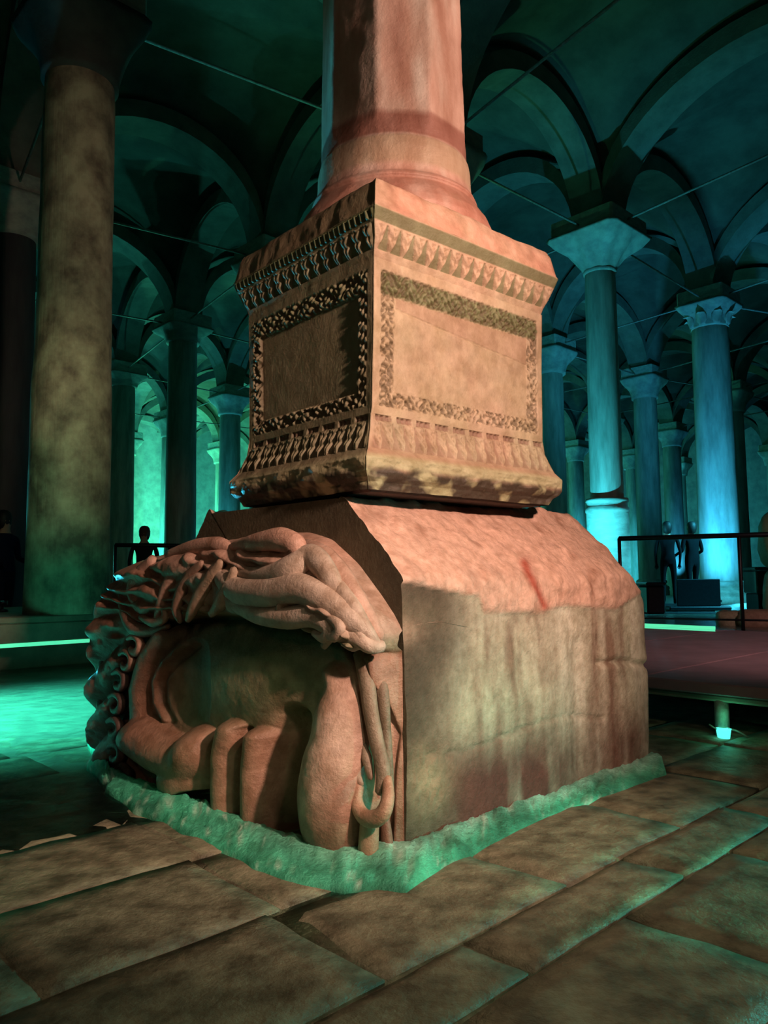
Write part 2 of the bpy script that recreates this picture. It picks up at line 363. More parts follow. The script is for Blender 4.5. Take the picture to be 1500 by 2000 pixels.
ps = onz(1412, 1443, .0)[:2]; sP, fP = (ps-K2)@E2, (ps-K2)@F2
pst = []
for k in (-1, 0, 1, 2, 3):
    c = q2(sP, fP+k*1.35)
    o = grid('support_post', lathe_pts([(.001,.0),(.042,.0),(.042,.262),(.001,.262)], 16, 0, 0, c[0], c[1]), M_iron, wrap=True); par(o, dk)
par(strip('underside_wall', [q2(sA+1.5, fA-4.2), q2(sA+1.5, fE)], [q2(sA+1.62, fA-4.2), q2(sA+1.62, fE)], -.05, .265, M_deckside), dk)
# little light at foot of the visible post
pl = empty('post_light', (ps[0]-.02, ps[1]-.06, .0), 'small glowing teal light cup at the foot of the platform post', 'light')
grid('lamp_cup', lathe_pts([(.001,.0),(.032,.0),(.042,.065),(.045,.073),(.036,.073),(.001,.07)], 20), M_ledteal, pl, wrap=True)
tube('cable', [(.03,0,.07),(.07,-.01,.062),(.11,-.03,.04),(.14,-.03,.02)], .006, M_iron, pl, 6)
tube('clip', [(-.03,0,.065),(-.06,0,.08),(-.08,.01,.095)], .005, M_iron, pl, 6)
point('post_glow', (ps[0]-.02, ps[1]-.12, .14), .35, GREEN, .03)

dl = empty('left_platform', (*q2(1, fB+1), 0), 'raised stone-edged walkway behind the pool at left, lit by a green strip', 'walkway')
sL0, sL1 = sB-5, 2.0

par(strip('deck_panel', [q2(sL0, fB), q2(sL1, fB)], [q2(sL0, fB+3.0), q2(sL1, fB+3.0)], .54, .61, M_deckside), dl)
par(strip('fascia', [q2(sL0, fB+.02), q2(sL1, fB+.02)], [q2(sL0, fB+.12), q2(sL1, fB+.12)], .335, .538, M_deckside), dl)
par(strip('light_strip', [q2(sL0, fB+.03), q2(sL1, fB+.03)], [q2(sL0, fB+.08), q2(sL1, fB+.08)], .295, .333, M_led, None, 0), dl)
par(strip('retaining_wall', [q2(sL0, fB+.7), q2(sL1, fB+.7)], [q2(sL0, fB+.9), q2(sL1, fB+.9)], -.05, .539, M_deckside), dl)

# railing at the back edge of the right platform
def rail(name, pts, z0, h, label, cat='railing', group=None, r=.022, post=None):
    e = empty(name, (*pts[0], z0), label, cat, group)
    P = np.array([[*(np.array(p)-np.array(pts[0])), h] for p in pts])
    V, Fq = [], []
    par(tube('handrail', [(*p, z0+h) for p in pts], r*1.35, M_black, None, 8, sub=1), e)
    par(tube('bottom_rail', [(*p, z0+.12) for p in pts], r*.6, M_black, None, 6, sub=1), e)
    for p in (post or pts): par(tube('post', [(*p, z0), (*p, z0+h)], r, M_black, None, 8, sub=1), e)
    return e
r0 = onz(1207, 1052, 1.44)
fr = lambda x, d: np.array([(x-750)/1500*d, d])
p0 = fr(1209, 9.55); p1 = fr(1443, 8.95); p2 = p1+(p1-p0)*1.0
rail('safety_railing', [p0, p1, p2], .34, 1.10, 'black steel safety railing on the back edge of the right platform')
q0 = fr(225, 14.2); q1 = fr(330, 14.6); q3 = fr(470, 15.2); rail('safety_railing', [q0, q1, q3], .61, 1.0, 'distant black railing beyond the head, between the dark left columns', r=.03)

# ------------------------------------------------------------------ columns
def cap_pts(r, z0, z1, w, lob=0.0, nseg=48, rows=14, flare=1.6):
    """capital bell: round at the bottom, square abacus at the top"""
    a = np.linspace(0, 2*math.pi, nseg, endpoint=False)
    sq = 1/np.maximum(np.abs(np.cos(a)), np.abs(np.sin(a)))
    P = []
    for k in range(rows):
        t = k/(rows-1); rr = (r*1.04)*(1-t**flare)+w*t**flare; b = ss(.35, .85, np.array(t))
        R_ = rr*((1-b)+b*np.minimum(sq, 1.30)*(1 if t > .8 else 1))
        R_ = R_*(1+lob*np.cos(8*a)*math.sin(math.pi*min(t*1.1, 1)))
        P.append(np.stack([R_*np.cos(a), R_*np.sin(a), np.full(nseg, z0+(z1-z0)*t)], -1))
    return np.array(P)
SH = {}
def shared(key, fn):
    if key not in SH:
        o = fn(); SH[key] = o.data; bpy.data.objects.remove(o)
    return SH[key]
def link(name, me, parent, loc=(0,0,0), rz=0, sc=(1,1,1)):
    o = bpy.data.objects.new(name, me); COL.objects.link(o); o.parent = parent; o.location = loc; o.rotation_euler = (0, 0, rz); o.scale = sc; return o
GA = math.atan2(ES[1], ES[0])
def shaft_mesh(kind, m):
    pr = [(.001, 0)]
    zs = np.linspace(0, 1, 30)
    for z in zs: pr.append((1-.10*z-.02*(z > .985), z))
    pr.append((.001, 1))
    P = lathe_pts(pr, 40); 
    n_ = fbm(P*np.array([2.2, 2.2, 9])+len(kind)*7, 1.2, 3)*.025
    P[..., :2] *= (1+n_)[..., None]
    if kind == 'worn':                       # drum joint and worn flats
        zz = P[..., 2]; g = 1-.035*np.exp(-((zz-.425)/.004)**2)+.03*(zz < .42); P[..., :2] *= g[..., None]
    return grid('shaft', P, m, wrap=True)
def leaf_mesh():
    u = np.linspace(-1, 1, 7); v = np.linspace(0, 1, 9); U, Vv = np.meshgrid(u, v, indexing='ij')
    w = .13*np.sin(math.pi*(.12+.8*Vv))**.7*(1+.18*np.cos(9*math.pi*Vv)); x = U*w; z = .34*Vv-.10*ss(.75, 1, Vv)*Vv; y = -.02-.16*Vv**2.5-.03*np.cos(U*math.pi)
    P = np.stack([x, y, z], -1); Q = P.copy(); Q[..., 1] += .035
    V = np.vstack([P.reshape(-1, 3), Q.reshape(-1, 3)]); q = quads(7, 9); n0 = 63
    idx = np.arange(63).reshape(7, 9); rim = np.r_[idx[:, 0], idx[-1, 1:], idx[-2::-1, -1], idx[0, -2:0:-1]]
    side = np.array([(rim[k], n0+rim[k], n0+rim[(k+1) % len(rim)], rim[(k+1) % len(rim)]) for k in range(len(rim))])
    return mesh('acanthus_leaf', V, np.vstack([q, q[:, ::-1]+n0, side]).astype(np.int32), M_cap)
def column(i, j, r, label, ztop=7.0, style='plain', m=None, z0=0, capw=.66, group=None, detail=True):
    p = gp(i, j); m = m or M_col
    e = empty('stone_column', (p[0], p[1], z0), label, 'column', group, GA)
    H = ztop-z0
    me = shared(('shaft', style == 'worn', m.name), lambda: shaft_mesh('worn' if style == 'worn' else 'plain', m))
    link('shaft', me, e, (0, 0, 0), random.random()*6 if style != 'worn' else 0, (r, r, H))
    if z0 in (0, .28):
        me = shared(('base', m.name), lambda: grid('base', lathe_pts([(.001,0),(1.35,0),(1.35,.16),(1.30,.18),(1.36,.24),(1.32,.31),(1.16,.34),(1.12,.40),(1.2,.44),(1.16,.5),(1.0,.54),(.001,.54)], 32), m, wrap=True))
        link('base', me, e, (0, 0, 0), 0, (r, r, 1.0))
    ct = ZS-.28
    if style == 'lobed':
        P = cap_pts(r*.9, 0, 1, capw, .07, 64, 16, 1.3)
        bot = P[:1].copy(); bot[..., :2] = 0; top = P[-1:].copy(); top[..., :2] = 0
        me = grid('capital', np.vstack([bot, P, top]), M_cap, wrap=True).data; bpy.data.objects.remove(bpy.data.objects[-1]) if False else None
        ob = [o for o in bpy.data.objects if o.data is me][0]; ob.parent = e; ob.location = (0, 0, H-.02); ob.scale = (1, 1, ct-ztop+.02)
        link('astragal', shared('ast', lambda: grid('astragal', lathe_pts([(.9,-.05),(.98,-.03),(1.0,0),(.98,.03),(.9,.05)], 32), M_cap, wrap=True)), e, (0, 0, H), 0, (r, r, 1))
    else:
        def f():
            P = cap_pts(.42, 0, 1, .66, .02, 40, 12, 2.2 if style == 'leafy' else 1.5)
            bot = P[:1].copy(); bot[..., :2] = 0; top = P[-1:].copy(); top[..., :2] = 0
            return grid('capital', np.vstack([bot, P, top]), M_shadecap if style == 'worn' else M_cap, wrap=True)
        cp = link('capital', shared(('cap', style), f), e, (0, 0, H-.02), 0, (capw/.66, capw/.66, ct-ztop+.02))
        if style == 'leafy':
            lm = shared('leaf', leaf_mesh)
            for row, (zz, rr, nn, of) in enumerate(((.02, .40, 8, 0), (.34, .44, 8, .39))):
                for k in range(nn):
                    a = k*2*math.pi/nn+of
                    lf = link('acanthus_leaf', lm, e, (rr*math.cos(a)*r/.42, rr*math.sin(a)*r/.42, H+zz), a+math.pi/2, (1, 1, 1.1)); lf.parent = cp; lf.matrix_parent_inverse = cp.matrix_basis.inverted()
    me = shared('impost', lambda: bx('impost', (-1,-1,0), (1,1,1), M_cap, None, .06))
    link('impost', me, e, (0, 0, ct-z0-.001), 0, (capw*.86, capw*.86, .36))
    return e
random.seed(3)
near = {(0,1):(.44,'tall mottled tan column nearest at left, standing on the left platform','worn',M_colA,.61,6.9),
 (1,1):(.42,'column hidden behind the pedestal shaft, only its green-lit capital showing at right','plain',None,0,6.7),
 (2,1):(.33,'slim teal-lit column with a lobed capital right of the pedestal','lobed',None,.28,7.0),
 (3,1):(.48,'thick blue-lit streaked column with a leafy capital near the right edge','leafy',None,.28,7.1),
 (1,2):(.42,'dark column just behind the left side of the pedestal','plain',None,0,7.0),
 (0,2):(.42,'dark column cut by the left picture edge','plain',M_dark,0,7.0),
 (1,3):(.42,'wider of the two dark columns between the tan column and the pedestal','plain',None,0,7.3),
 (1,4):(.42,'narrower dark column just right of the tan column','plain',None,0,7.3),
 (3,2):(.40,'dark blue column hugging the right side of the pedestal','plain',None,0,7.0),
 (4,2):(.42,'dark blue column just right of the slim teal-lit one','plain',None,.28,7.0),
 (2,4):(.42,'pale cyan-lit column close left of the pedestal','plain',None,0,7.0)}
for i in range(-2, 10):
    for j in range(-2, 10):
        p = gp(i, j)
        if (i, j) == (0, 0) or p[1] < 2.5 or p[1] > 47: continue
        if (i, j) in near:
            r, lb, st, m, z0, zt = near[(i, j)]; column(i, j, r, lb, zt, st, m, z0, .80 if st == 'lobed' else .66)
        elif abs(p[0]) < .6*p[1]+1.5:
            if p[1] > 12: column(i, j, random.choice((.36, .40, .44)), 'distant stone column, one of the rows fading into the dark hall', 6.95, 'plain', None, 0, .64, 'distant columns of the hall')
# tie rods
o = grid('lower_drum', lathe_pts([(.001,.28),(.43,.28),(.43,.62),(.405,.66),(.40,2.18),(.42,2.2),(.42,2.27),(.385,2.3),(.385,2.38),(.41,2.4),(.40,2.46),(.001,2.46)], 32), M_col, [e for e in bpy.data.objects if e.get('label') == near[(2,1)][1]][0], wrap=True); o.location = (0, 0, -.28)
named = {((0,1),(1,1)):'thin tie rod running down from top centre-left to behind the shaft', ((1,0),(1,1)):'thin tie rod climbing from behind the shaft to the top right',
 ((1,1),(2,1)):'thin tie rod between the green-lit capital and the lobed capital', ((2,0),(2,1)):'thin tie rod running from the lobed capital up to the right edge', ((0,2),(1,2)):'thin tie rod passing behind the tan column towards the pedestal'}
for a, b in EDG:
    pa, pb = gp(*a), gp(*b); m_ = (pa+pb)/2
    if (0, 0) in (a, b) or m_[1] < 5 or m_[1] > 34 or abs(m_[0]) > .6*m_[1]+2.5: continue
    zr = 7.78 if a[1] == b[1] else 7.84
    o = tube('tie_rod', [(*(pa), zr), (*(pb), zr)], .022, M_iron, None, 6, sub=1)
    lb = named.get((a, b))
    tag(o, lb or 'iron tie rod spanning between column tops deeper in the hall', 'rod', None if lb else 'distant tie rods')

# ------------------------------------------------------------------ uplight fixtures
um1 = None
for k, (x, y, z) in enumerate(UP):
    e = empty('floor_uplight', (x, y, z), 'small black floor uplight at the foot of a background column', 'light', 'column uplights')
    if um1 is None:
        a = grid('housing', lathe_pts([(.001,0),(.07,0),(.07,.03),(.02,.04),(.02,.07),(.06,.08),(.06,.13),(.05,.13),(.001,.12)], 14), M_black, e, wrap=True)
        b = grid('lens', lathe_pts([(.001,.128),(.048,.128),(.048,.124),(.001,.122)], 12), M_ledteal, e, wrap=True); um1 = (a.data, b.data)
    else: link('housing', um1[0], e); link('lens', um1[1], e)

# ================================================================== THE CARVED BLOCK
HD = empty('carved_stone_head', (*K2, 0), 'huge carved marble head lying on its side, with snake hair, beneath the pedestal', 'sculpture')
def addl(o): o.parent = HD; o.matrix_parent_inverse = Matrix.Translation(-Vector(HD.location)); return o
def pdist(X, Y, pts):
    d = np.full(X.shape, 1e9); pts = np.array(pts, float)
    for (x0, y0), (x1, y1) in zip(pts[:-1], pts[1:]):
        dx, dy = x1-x0, y1-y0; t = np.clip(((X-x0)*dx+(Y-y0)*dy)/(dx*dx+dy*dy+1e-9), 0, 1)
        d = np.minimum(d, np.hypot(X-x0-t*dx, Y-y0-t*dy))
    return d
# ---- rough block body
T = 1.320
prof = [(1.72, -.05), (1.72, .55), (1.62, 1.02), (1.36, T), (.33, T), (.0, .985), (-.01, .5), (0, -.05)]
pp = np.array(prof); cum = np.r_[0, np.cumsum(np.hypot(*np.diff(pp, axis=0).T))]; tt = np.linspace(0, cum[-1], 300)
PF = np.stack([np.interp(tt, cum, pp[:, 0]), np.interp(tt, cum, pp[:, 1])], 1)
ker = np.ones(5)/5
sm = PF.copy()
for _ in range(2):
    for c in (0, 1): sm[2:-2, c] = np.convolve(sm[:, c], ker, 'same')[2:-2]
sv = np.concatenate([np.linspace(0, 1.82, 230), 1.82+.09*np.sin(np.linspace(.1, 1, 8)*math.pi/2)])
S_, I_ = np.meshgrid(sv, np.arange(300), indexing='ij')
FF = sm[I_, 0]; ZZ = sm[I_, 1]
t_ = ss(1.62, 1.92, S_)
ZZ = np.where(ZZ > 0, ZZ*(1-.22*t_*ss(.45, 1.3, ZZ)), ZZ)
FF = .86+(FF-.86)*(1-.03*t_**2)
rnd = ss(1.78, 1.91, S_); FF = .86+(FF-.86)*(1-.05*rnd**2)
dtop = ss(1.335, 1.30, ZZ)
P = L3(S_, FF, ZZ); X, Y = proj(P)
n1 = fbm(P+3, 3.0, 4); n2 = fbm(P+9, 16, 3)
yb = np.interp(X, [700,745,800,860,935,945,1050,1100,1200,1260,1290], [1130,1142,1138,1150,1165,1196,1196,1182,1190,1150,1150])
rough = 1-ss(-4, 4, Y-yb)                     # the broken, pinkish upper slope
disp = n1*.012+n2*.003+rough*(np.abs(fbm(P*np.array([1,1,1])+2, 9, 4))*.03+.008)
disp -= .022*np.exp(-(pdist(X, Y, [(1170,1296),(1215,1292),(1250,1298),(1290,1302)])/6)**2)
disp -= .012*np.exp(-(pdist(X, Y, [(830,1475),(900,1470),(980,1440),(1050,1412),(1110,1398),(1180,1404)])/3)**2)
disp -= .015*np.exp(-(pdist(X, Y, [(1128,1260),(1130,1400),(1135,1500)])/14)**2)
pit = np.exp(-((X-832)/44)**2-((Y-1525)/70)**2); disp += pit*(np.abs(fbm(P, 40, 2))*.022-.004)
disp += .02*ss(.2, 1, fbm(P+40, 1.7, 2)); disp = np.where(dtop < .5, -.004, disp)
dirn = P-L3(S_, np.clip(FF, .3, 1.4), np.clip(ZZ, 0, .95)); dn = np.linalg.norm(dirn, axis=-1, keepdims=True); P = P+dirn/np.maximum(dn, 1e-3)*disp[..., None]
# base colours of the marble and its stains
c = np.zeros(P.shape)+np.array([.46, .34, .26])
Pv = P*np.array([1, 1, .16]); st = fbm(Pv+7, 11, 4); st2 = fbm(Pv+70, 4.5, 3)
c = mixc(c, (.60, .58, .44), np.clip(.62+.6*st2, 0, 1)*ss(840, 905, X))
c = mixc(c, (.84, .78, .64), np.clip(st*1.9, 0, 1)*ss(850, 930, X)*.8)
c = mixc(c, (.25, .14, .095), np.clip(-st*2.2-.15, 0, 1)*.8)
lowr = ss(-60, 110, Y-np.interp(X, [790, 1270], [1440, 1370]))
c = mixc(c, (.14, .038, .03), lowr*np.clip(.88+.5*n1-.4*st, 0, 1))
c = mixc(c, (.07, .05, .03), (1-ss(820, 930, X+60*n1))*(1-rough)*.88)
c = mixc(c, (.42, .30, .20), pit*.9)
c = mixc(c, (.80, .50, .39), rough)
c = mixc(c, (.50, .26, .18), rough*np.clip(fbm(P+12, 13, 3)*1.8-.25, 0, 1))
c = mixc(c, (.45, .06, .03), np.exp(-(pdist(X, Y, [(1020,1100),(1040,1140),(1060,1185)])/(9+6*n1))**2)*.85)
c = mixc(c, (.22, .17, .11), np.exp(-((X-800)/70)**2-((Y-1205)/38)**2)*.7*(1-rough))
c = mixc(c, (.48, .33, .24), np.exp(-((X-792)/32)**2-((Y-1232)/24)**2)*.8)
c *= (1+.25*n2)[..., None]
# face end of the block: dark olive stone (s near zero) is a separate cap below
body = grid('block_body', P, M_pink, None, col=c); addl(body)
# end caps (dense grid over the front end so that it carries its own relief)
def capgrid(ring, s_flat, name, sgn, colr):
    ctr = ring.mean(0); k = 24; G = np.array([ctr*(1-t)+ring*t for t in np.linspace(0, 1, k)])
    nz = fbm(G+4, 5, 4)[..., None]*.012*np.linspace(1, 0, k)[:, None, None]
    G = G+ES*nz*sgn
    cc = np.zeros(G.shape)+np.array(colr); cc = mixc(cc, (.07, .06, .04), np.clip(.4+fbm(G*np.array([1,1,.3]), 8, 3), 0, 1)*.8)
    o = grid(name, G, M_pink, None, col=cc, flip=(sgn > 0)); return addl(o)
capgrid(P[0], 0, 'front_end', -1, (.135, .115, .07)); capgrid(P[-1], 1.87, 'back_end', 1, (.34, .15, .1))

# ---- carved face relief
HN = .2
top_px = [(768,1300),(752,1262),(735,1232),(700,1176),(655,1112),(605,1062),(560,1046),(480,1050),(400,1064),(330,1082),(268,1096),(238,1150),(214,1225),(196,1300),(188,1400)]
tp = np.array([loc_sf(fp(x, y, .12))[1:]+(fp(x, y, .12)[2],) for x, y in top_px])
FL = float(loc_sf(fp(196, 1500, .1))[1])
nf, nz = 430, 270
fv = np.linspace(.0, FL, nf); 
fo = np.argsort(tp[:, 0]); zt = np.interp(fv, tp[fo, 0], tp[fo, 1]); zt = np.convolve(np.r_[[zt[0]]*4, zt, [zt[-1]]*4], np.ones(9)/9, 'valid')
vv = np.linspace(0, 1, nz)
FV, VV = np.meshgrid(fv, vv, indexing='ij'); ZV = -.04+(zt[:, None]+.04)*VV
Xr, Yr = proj(L3(-HN, FV, ZV))
def ell(cx, cy, rx, ry, h, rot=0, p=.5):
    a = math.radians(rot); dx, dy = Xr-cx, Yr-cy; u = (dx*math.cos(a)+dy*math.sin(a))/rx; v = (-dx*math.sin(a)+dy*math.cos(a))/ry
    return h*np.clip(1-u*u-v*v, 0, 1)**p
def ridge(pts, w, h, p=1.): return h*np.clip(1-(pdist(Xr, Yr, pts)/w)**2, 0, 1)**p
def groove(pts, w, h): return -h*np.exp(-(pdist(Xr, Yr, pts)/w)**2)
def smax(a, b, k=.025):
    t = np.clip(.5+.5*(a-b)/k, 0, 1); return b*(1-t)+a*t+k*t*(1-t)
H = np.full(Xr.shape, .10)+.05*ss(620, 330, Xr)
H = H+.06*ss(650, 500, Xr)*ss(1180, 1330, Yr)                                     # face fullness
H = H+ell(500, 1330, 150, 110, .05, 0, 1.2)                                          # cheek
H = H-ell(378, 1335, 46, 90, .055, -4, 1.0)                                         # eye hollow
H = smax(H, .12+ell(362, 1325, 34, 72, .045, -6, .8), .02)                          # eyeball under closed lid
H = H+ridge([(352,1262),(325,1290),(310,1330),(312,1370),(330,1405)], 8, .022)      # lid rim
H = H+groove([(372,1262),(338,1296),(322,1330),(324,1372),(342,1408)], 5, .018)
H = smax(H, .10+ridge([(325,1240),(292,1290),(277,1350),(280,1400),(302,1440),(345,1462)], 30, .155, .6), .03)  # brow
H = smax(H, .10+ridge([(292,1440),(335,1470),(385,1490)], 52, .24, .55), .03)       # nose bridge
H = smax(H, .10+ell(398, 1470, 42, 62, .25, 8, .5), .02)                            # nose wing
H = smax(H, .08+ell(372, 1520, 58, 70, .25, 0, .5), .02)
H = H-ell(402, 1552, 26, 15, .15, 0, 1)                                            # nostril
H = smax(H, .10+ridge([(462,1425),(452,1470),(452,1560),(458,1640)], 29, .19, .55), .015)  # upper lip
H = smax(H, .10+ridge([(508,1440),(502,1500),(502,1580),(505,1660)], 27, .17, .55), .015)  # lower lip
H = H+groove([(484,1425),(481,1500),(480,1660)], 5, .09)
H = H+groove([(433,1425),(431,1500),(430,1640)], 6, .07)
H = H+groove([(556,1400),(545,1500),(548,1670)], 16, .13)
H = smax(H, .02+ell(638, 1555, 64, 190, .27, 0, .42), .02)                          # chin
H = smax(H, .02+ell(640, 1440, 54, 128, .22, -4, .5), .02)
H = smax(H, .03+ridge([(626,1318),(636,1360),(652,1420)], 30, .15, .6), .03)        # jaw point
H = H+groove([(648,1262),(672,1320),(688,1380),(697,1450),(694,1520),(692,1680)], 8, .13)
# side strands and hair mass
H = smax(H, .02+ridge([(716,1275),(728,1350),(736,1430),(744,1500)], 26, .11, .6)*ss(1255, 1290, Yr), .02)
for k, dx in enumerate((-14, -4, 7, 17)): H = H+groove([(710+dx,1290),(724+dx,1380),(738+dx,1480)], 3, .018)
hair_lo = np.interp(Xr, [180,235,262,300,380,450,560,640,700,745,790], [1300,1262,1236,1222,1204,1204,1222,1252,1276,1282,1285])
hm = ss(8, -10, Yr-hair_lo); Hh = .155+.10*np.sqrt(np.clip(1-((Yr-(hair_lo-75))/105)**2, 0, 1))+.03*fbm(np.stack([Xr/34, Yr/46, 0*Xr], -1), 1, 3)+.013*np.sin((Yr-.25*Xr)/5.5+3*fbm(np.stack([Xr/60, Yr/60, 0*Xr], -1), 1, 2)*3)
H = np.where(hm > 0, H*(1-hm)+np.maximum(Hh, .1)*hm, H)
H = H+groove([(232,1240),(300,1226),(380,1209),(450,1209),(560,1227),(640,1258),(700,1282)], 9, .04)
lm = ss(268, 248, Xr+.08*(Yr-1330))*ss(1235, 1262, Yr); Hl = .17+.07*np.abs(np.sin(Yr/24.+Xr/22.))+.03*fbm(np.stack([Xr/20, Yr/26, 0*Xr], -1), 1, 3)
H = H*(1-lm)+Hl*lm
H = H+groove([(262,1255),(250,1330),(247,1420),(262,1500),(290,1545)], 7, .05)*ss(1250, 1275, Yr)
P0 = L3(0, FV, ZV); fn = fbm(P0+8, 20, 4)
H = H+fn*.003
rim = 1-np.clip((VV-.93)/.07, 0, 1)**2.2*.55; endr = 1-np.clip((FV-(FL-.12))/.12, 0, 1)**2*.8; startr = ss(-.02, .05, FV)
H = H*rim*endr*startr-.03*(1-startr)
P = L3(-H, FV, ZV)
# roll back over the top and the crown
back = [];  
for k, (ds, dz) in enumerate(((.03,.012),(.09,.02),(.18,.02),(.32,-.01),(.5,-.08))):
    back.append(P[:, -1]+ES*ds*1.2+np.array([0,0,1])*dz)
P2 = np.concatenate([P, np.stack(back, 1)], 1)
left = [P2[-1]+ES*ds+EF*df for ds, df in ((.03,.02),(.09,.03),(.2,.035),(.35,.02),(.6,-.05))]
P2 = np.concatenate([P2, np.stack(left, 0)], 0)
XX = np.pad(Xr, ((0,5),(0,5)), 'edge'); YY = np.pad(Yr, ((0,5),(0,5)), 'edge')
n1 = fbm(P2+5, 6, 4); Pv = P2*np.array([1, 1, .2]); st = fbm(Pv+3, 12, 4)
skin = np.array([.44, .24, .165])
c = np.zeros(P2.shape)+skin
c = mixc(c, (.25, .20, .125), ss(300, 400, XX)*ss(640, 560, XX)*ss(1445, 1380, YY)*.85)  # olive-brown cheek, partly its shade painted in
c = mixc(c, (.36, .27, .16), np.exp(-((XX-520)/85)**2-((YY-1340)/55)**2)*.8)  # lit patch of the cheek painted in
c = mixc(c, (.14, .13, .095), ss(20, 0, YY-(np.interp(XX, [300,420,520,640,700], [1290,1300,1265,1285,1330])+14*n1))*ss(1195, 1215, YY)*ss(290, 340, XX)*ss(700, 670, XX)*.75)  # shade below the hair painted onto the cheek
c = mixc(c, (.80, .56, .46), np.exp(-((XX-645)/48)**2-((YY-1450)/120)**2)*.95)  # light on the chin painted as a paler patch
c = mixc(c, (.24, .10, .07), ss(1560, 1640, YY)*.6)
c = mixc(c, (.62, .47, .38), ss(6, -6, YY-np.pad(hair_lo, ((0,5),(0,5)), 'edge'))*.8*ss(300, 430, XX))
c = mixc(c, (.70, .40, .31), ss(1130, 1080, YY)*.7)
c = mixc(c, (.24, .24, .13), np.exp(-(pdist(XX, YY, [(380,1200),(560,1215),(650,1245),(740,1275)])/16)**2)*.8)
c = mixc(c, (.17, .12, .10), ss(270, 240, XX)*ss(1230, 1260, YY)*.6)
c = mixc(c, (.26, .22, .15), ss(700, 716, XX)*ss(1270, 1300, YY)*ss(1560, 1500, YY)*.8)
c = mixc(c, (.15, .09, .06), np.clip(-st*1.6-.2, 0, 1)*.6)
c = mixc(c, (.5, .38, .28), np.clip(st*1.3-.2, 0, 1)*.4)
c *= (1+.22*fbm(P2, 28, 3))[..., None]
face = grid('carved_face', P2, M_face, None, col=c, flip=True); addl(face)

# ---- hair locks, snakes and the knotted ring, each its own piece
nrm = -ES
def lock(name, pts, h, r, colr, flat=.8, label=None):
    hs = h if hasattr(h, '__len__') else [h]*len(pts)
    rr = np.array(r if hasattr(r, '__len__') else [r]*len(pts))
    P = [fp(x, y, hh) for (x, y), hh in zip(pts, hs)]
    o = tube(name, P, rr, M_face, None, 12, flat, nrm, 6, colr, .35); addl(o)
    if label: o['label'] = label
    return o
PK = (.66, .40, .31); PL = (.62, .49, .40); BR = (.36, .22, .16); DK = (.16, .10, .085)
# top mass
lock('snake', [(455,1068),(500,1060),(548,1054),(580,1068),(566,1090),(520,1096)], [.20,.22,.22,.21,.2,.19], [.02,.04,.05,.045,.04,.025], PK, .8, 'thick snake coil on the crest of the hair')
lock('snake', [(470,1118),(520,1128),(566,1112),(602,1088),(625,1100),(648,1136),(668,1172)], [.23,.24,.24,.2,.2,.2,.19], [.025,.05,.055,.05,.05,.045,.03], PL, .75, 'smooth snake curving down to the right')
lock('hair_lock', [(415,1105),(455,1150),(520,1158),(585,1150),(640,1178),(690,1216),(722,1246)], [.22,.25,.26,.25,.23,.2,.16], [.03,.055,.06,.06,.055,.045,.03], PL, .7)
lock('hair_lock', [(440,1168),(500,1196),(560,1206),(610,1202),(655,1226),(705,1256)], [.23,.25,.25,.24,.22,.18], [.03,.045,.045,.045,.045,.03], PL, .7)
lock('snake', [(598,1066),(632,1092),(664,1132),(694,1178),(722,1222),(742,1246)], [.12,.14,.15,.15,.13,.11], [.03,.055,.06,.055,.045,.025], (.64,.42,.33), .75, 'broad snake body along the right border of the hair')
lock('hair_lock', [(640,1120),(664,1152),(690,1192),(716,1234),(740,1262)], [.17,.19,.19,.17,.13], [.02,.035,.038,.032,.018], PL)
lock('hair_lock', [(650,1206),(682,1226),(704,1244),(690,1262),(668,1256)], [.21,.2,.19,.19,.2], [.015,.024,.026,.02,.01], PL)
lock('hair_lock', [(560,1224),(600,1214),(640,1226),(632,1246),(612,1236)], .235, [.012,.02,.026,.02,.012], PL)
lock('hair_lock', [(632,1262),(650,1240),(690,1244),(722,1262),(748,1262)], [.2,.21,.2,.17,.12], [.015,.026,.03,.028,.02], PL)
lock('hair_lock', [(616,1196),(646,1206),(664,1226),(652,1244),(634,1236)], .24, [.012,.022,.024,.02,.012], PL)
lock('hair_lock', [(372,1090),(350,1110),(330,1142),(318,1180),(306,1216)], .235, [.02,.036,.04,.04,.02], PK)
lock('hair_lock', [(395,1100),(372,1124),(355,1156),(346,1190),(352,1214)], .25, [.018,.03,.034,.03,.015], BR)
lock('hair_lock', [(432,1098),(414,1126),(392,1160),(376,1192),(366,1212)], .25, [.02,.034,.036,.03,.014], (.5,.36,.26))
lock('hair_lock', [(458,1112),(448,1146),(432,1176),(412,1200)], .255, [.02,.038,.036,.016], (.52,.38,.28))
lock('hair_lock', [(300,1094),(276,1122),(262,1150),(272,1180),(298,1190),(300,1168)], .22, [.03,.045,.045,.04,.035,.02], PK)
lock('hair_lock', [(330,1086),(380,1070),(430,1066),(455,1078)], .2, [.03,.04,.04,.02], PK)
lock('hair_lock', [(252,1130),(244,1160),(248,1196),(262,1226),(292,1232),(330,1222)], [.2,.21,.22,.23,.23,.22], [.03,.04,.045,.04,.03,.015], BR)
lock('hair_lock', [(275,1205),(300,1216),(322,1206),(318,1184)], .245, [.015,.024,.022,.012], (.52,.36,.27))
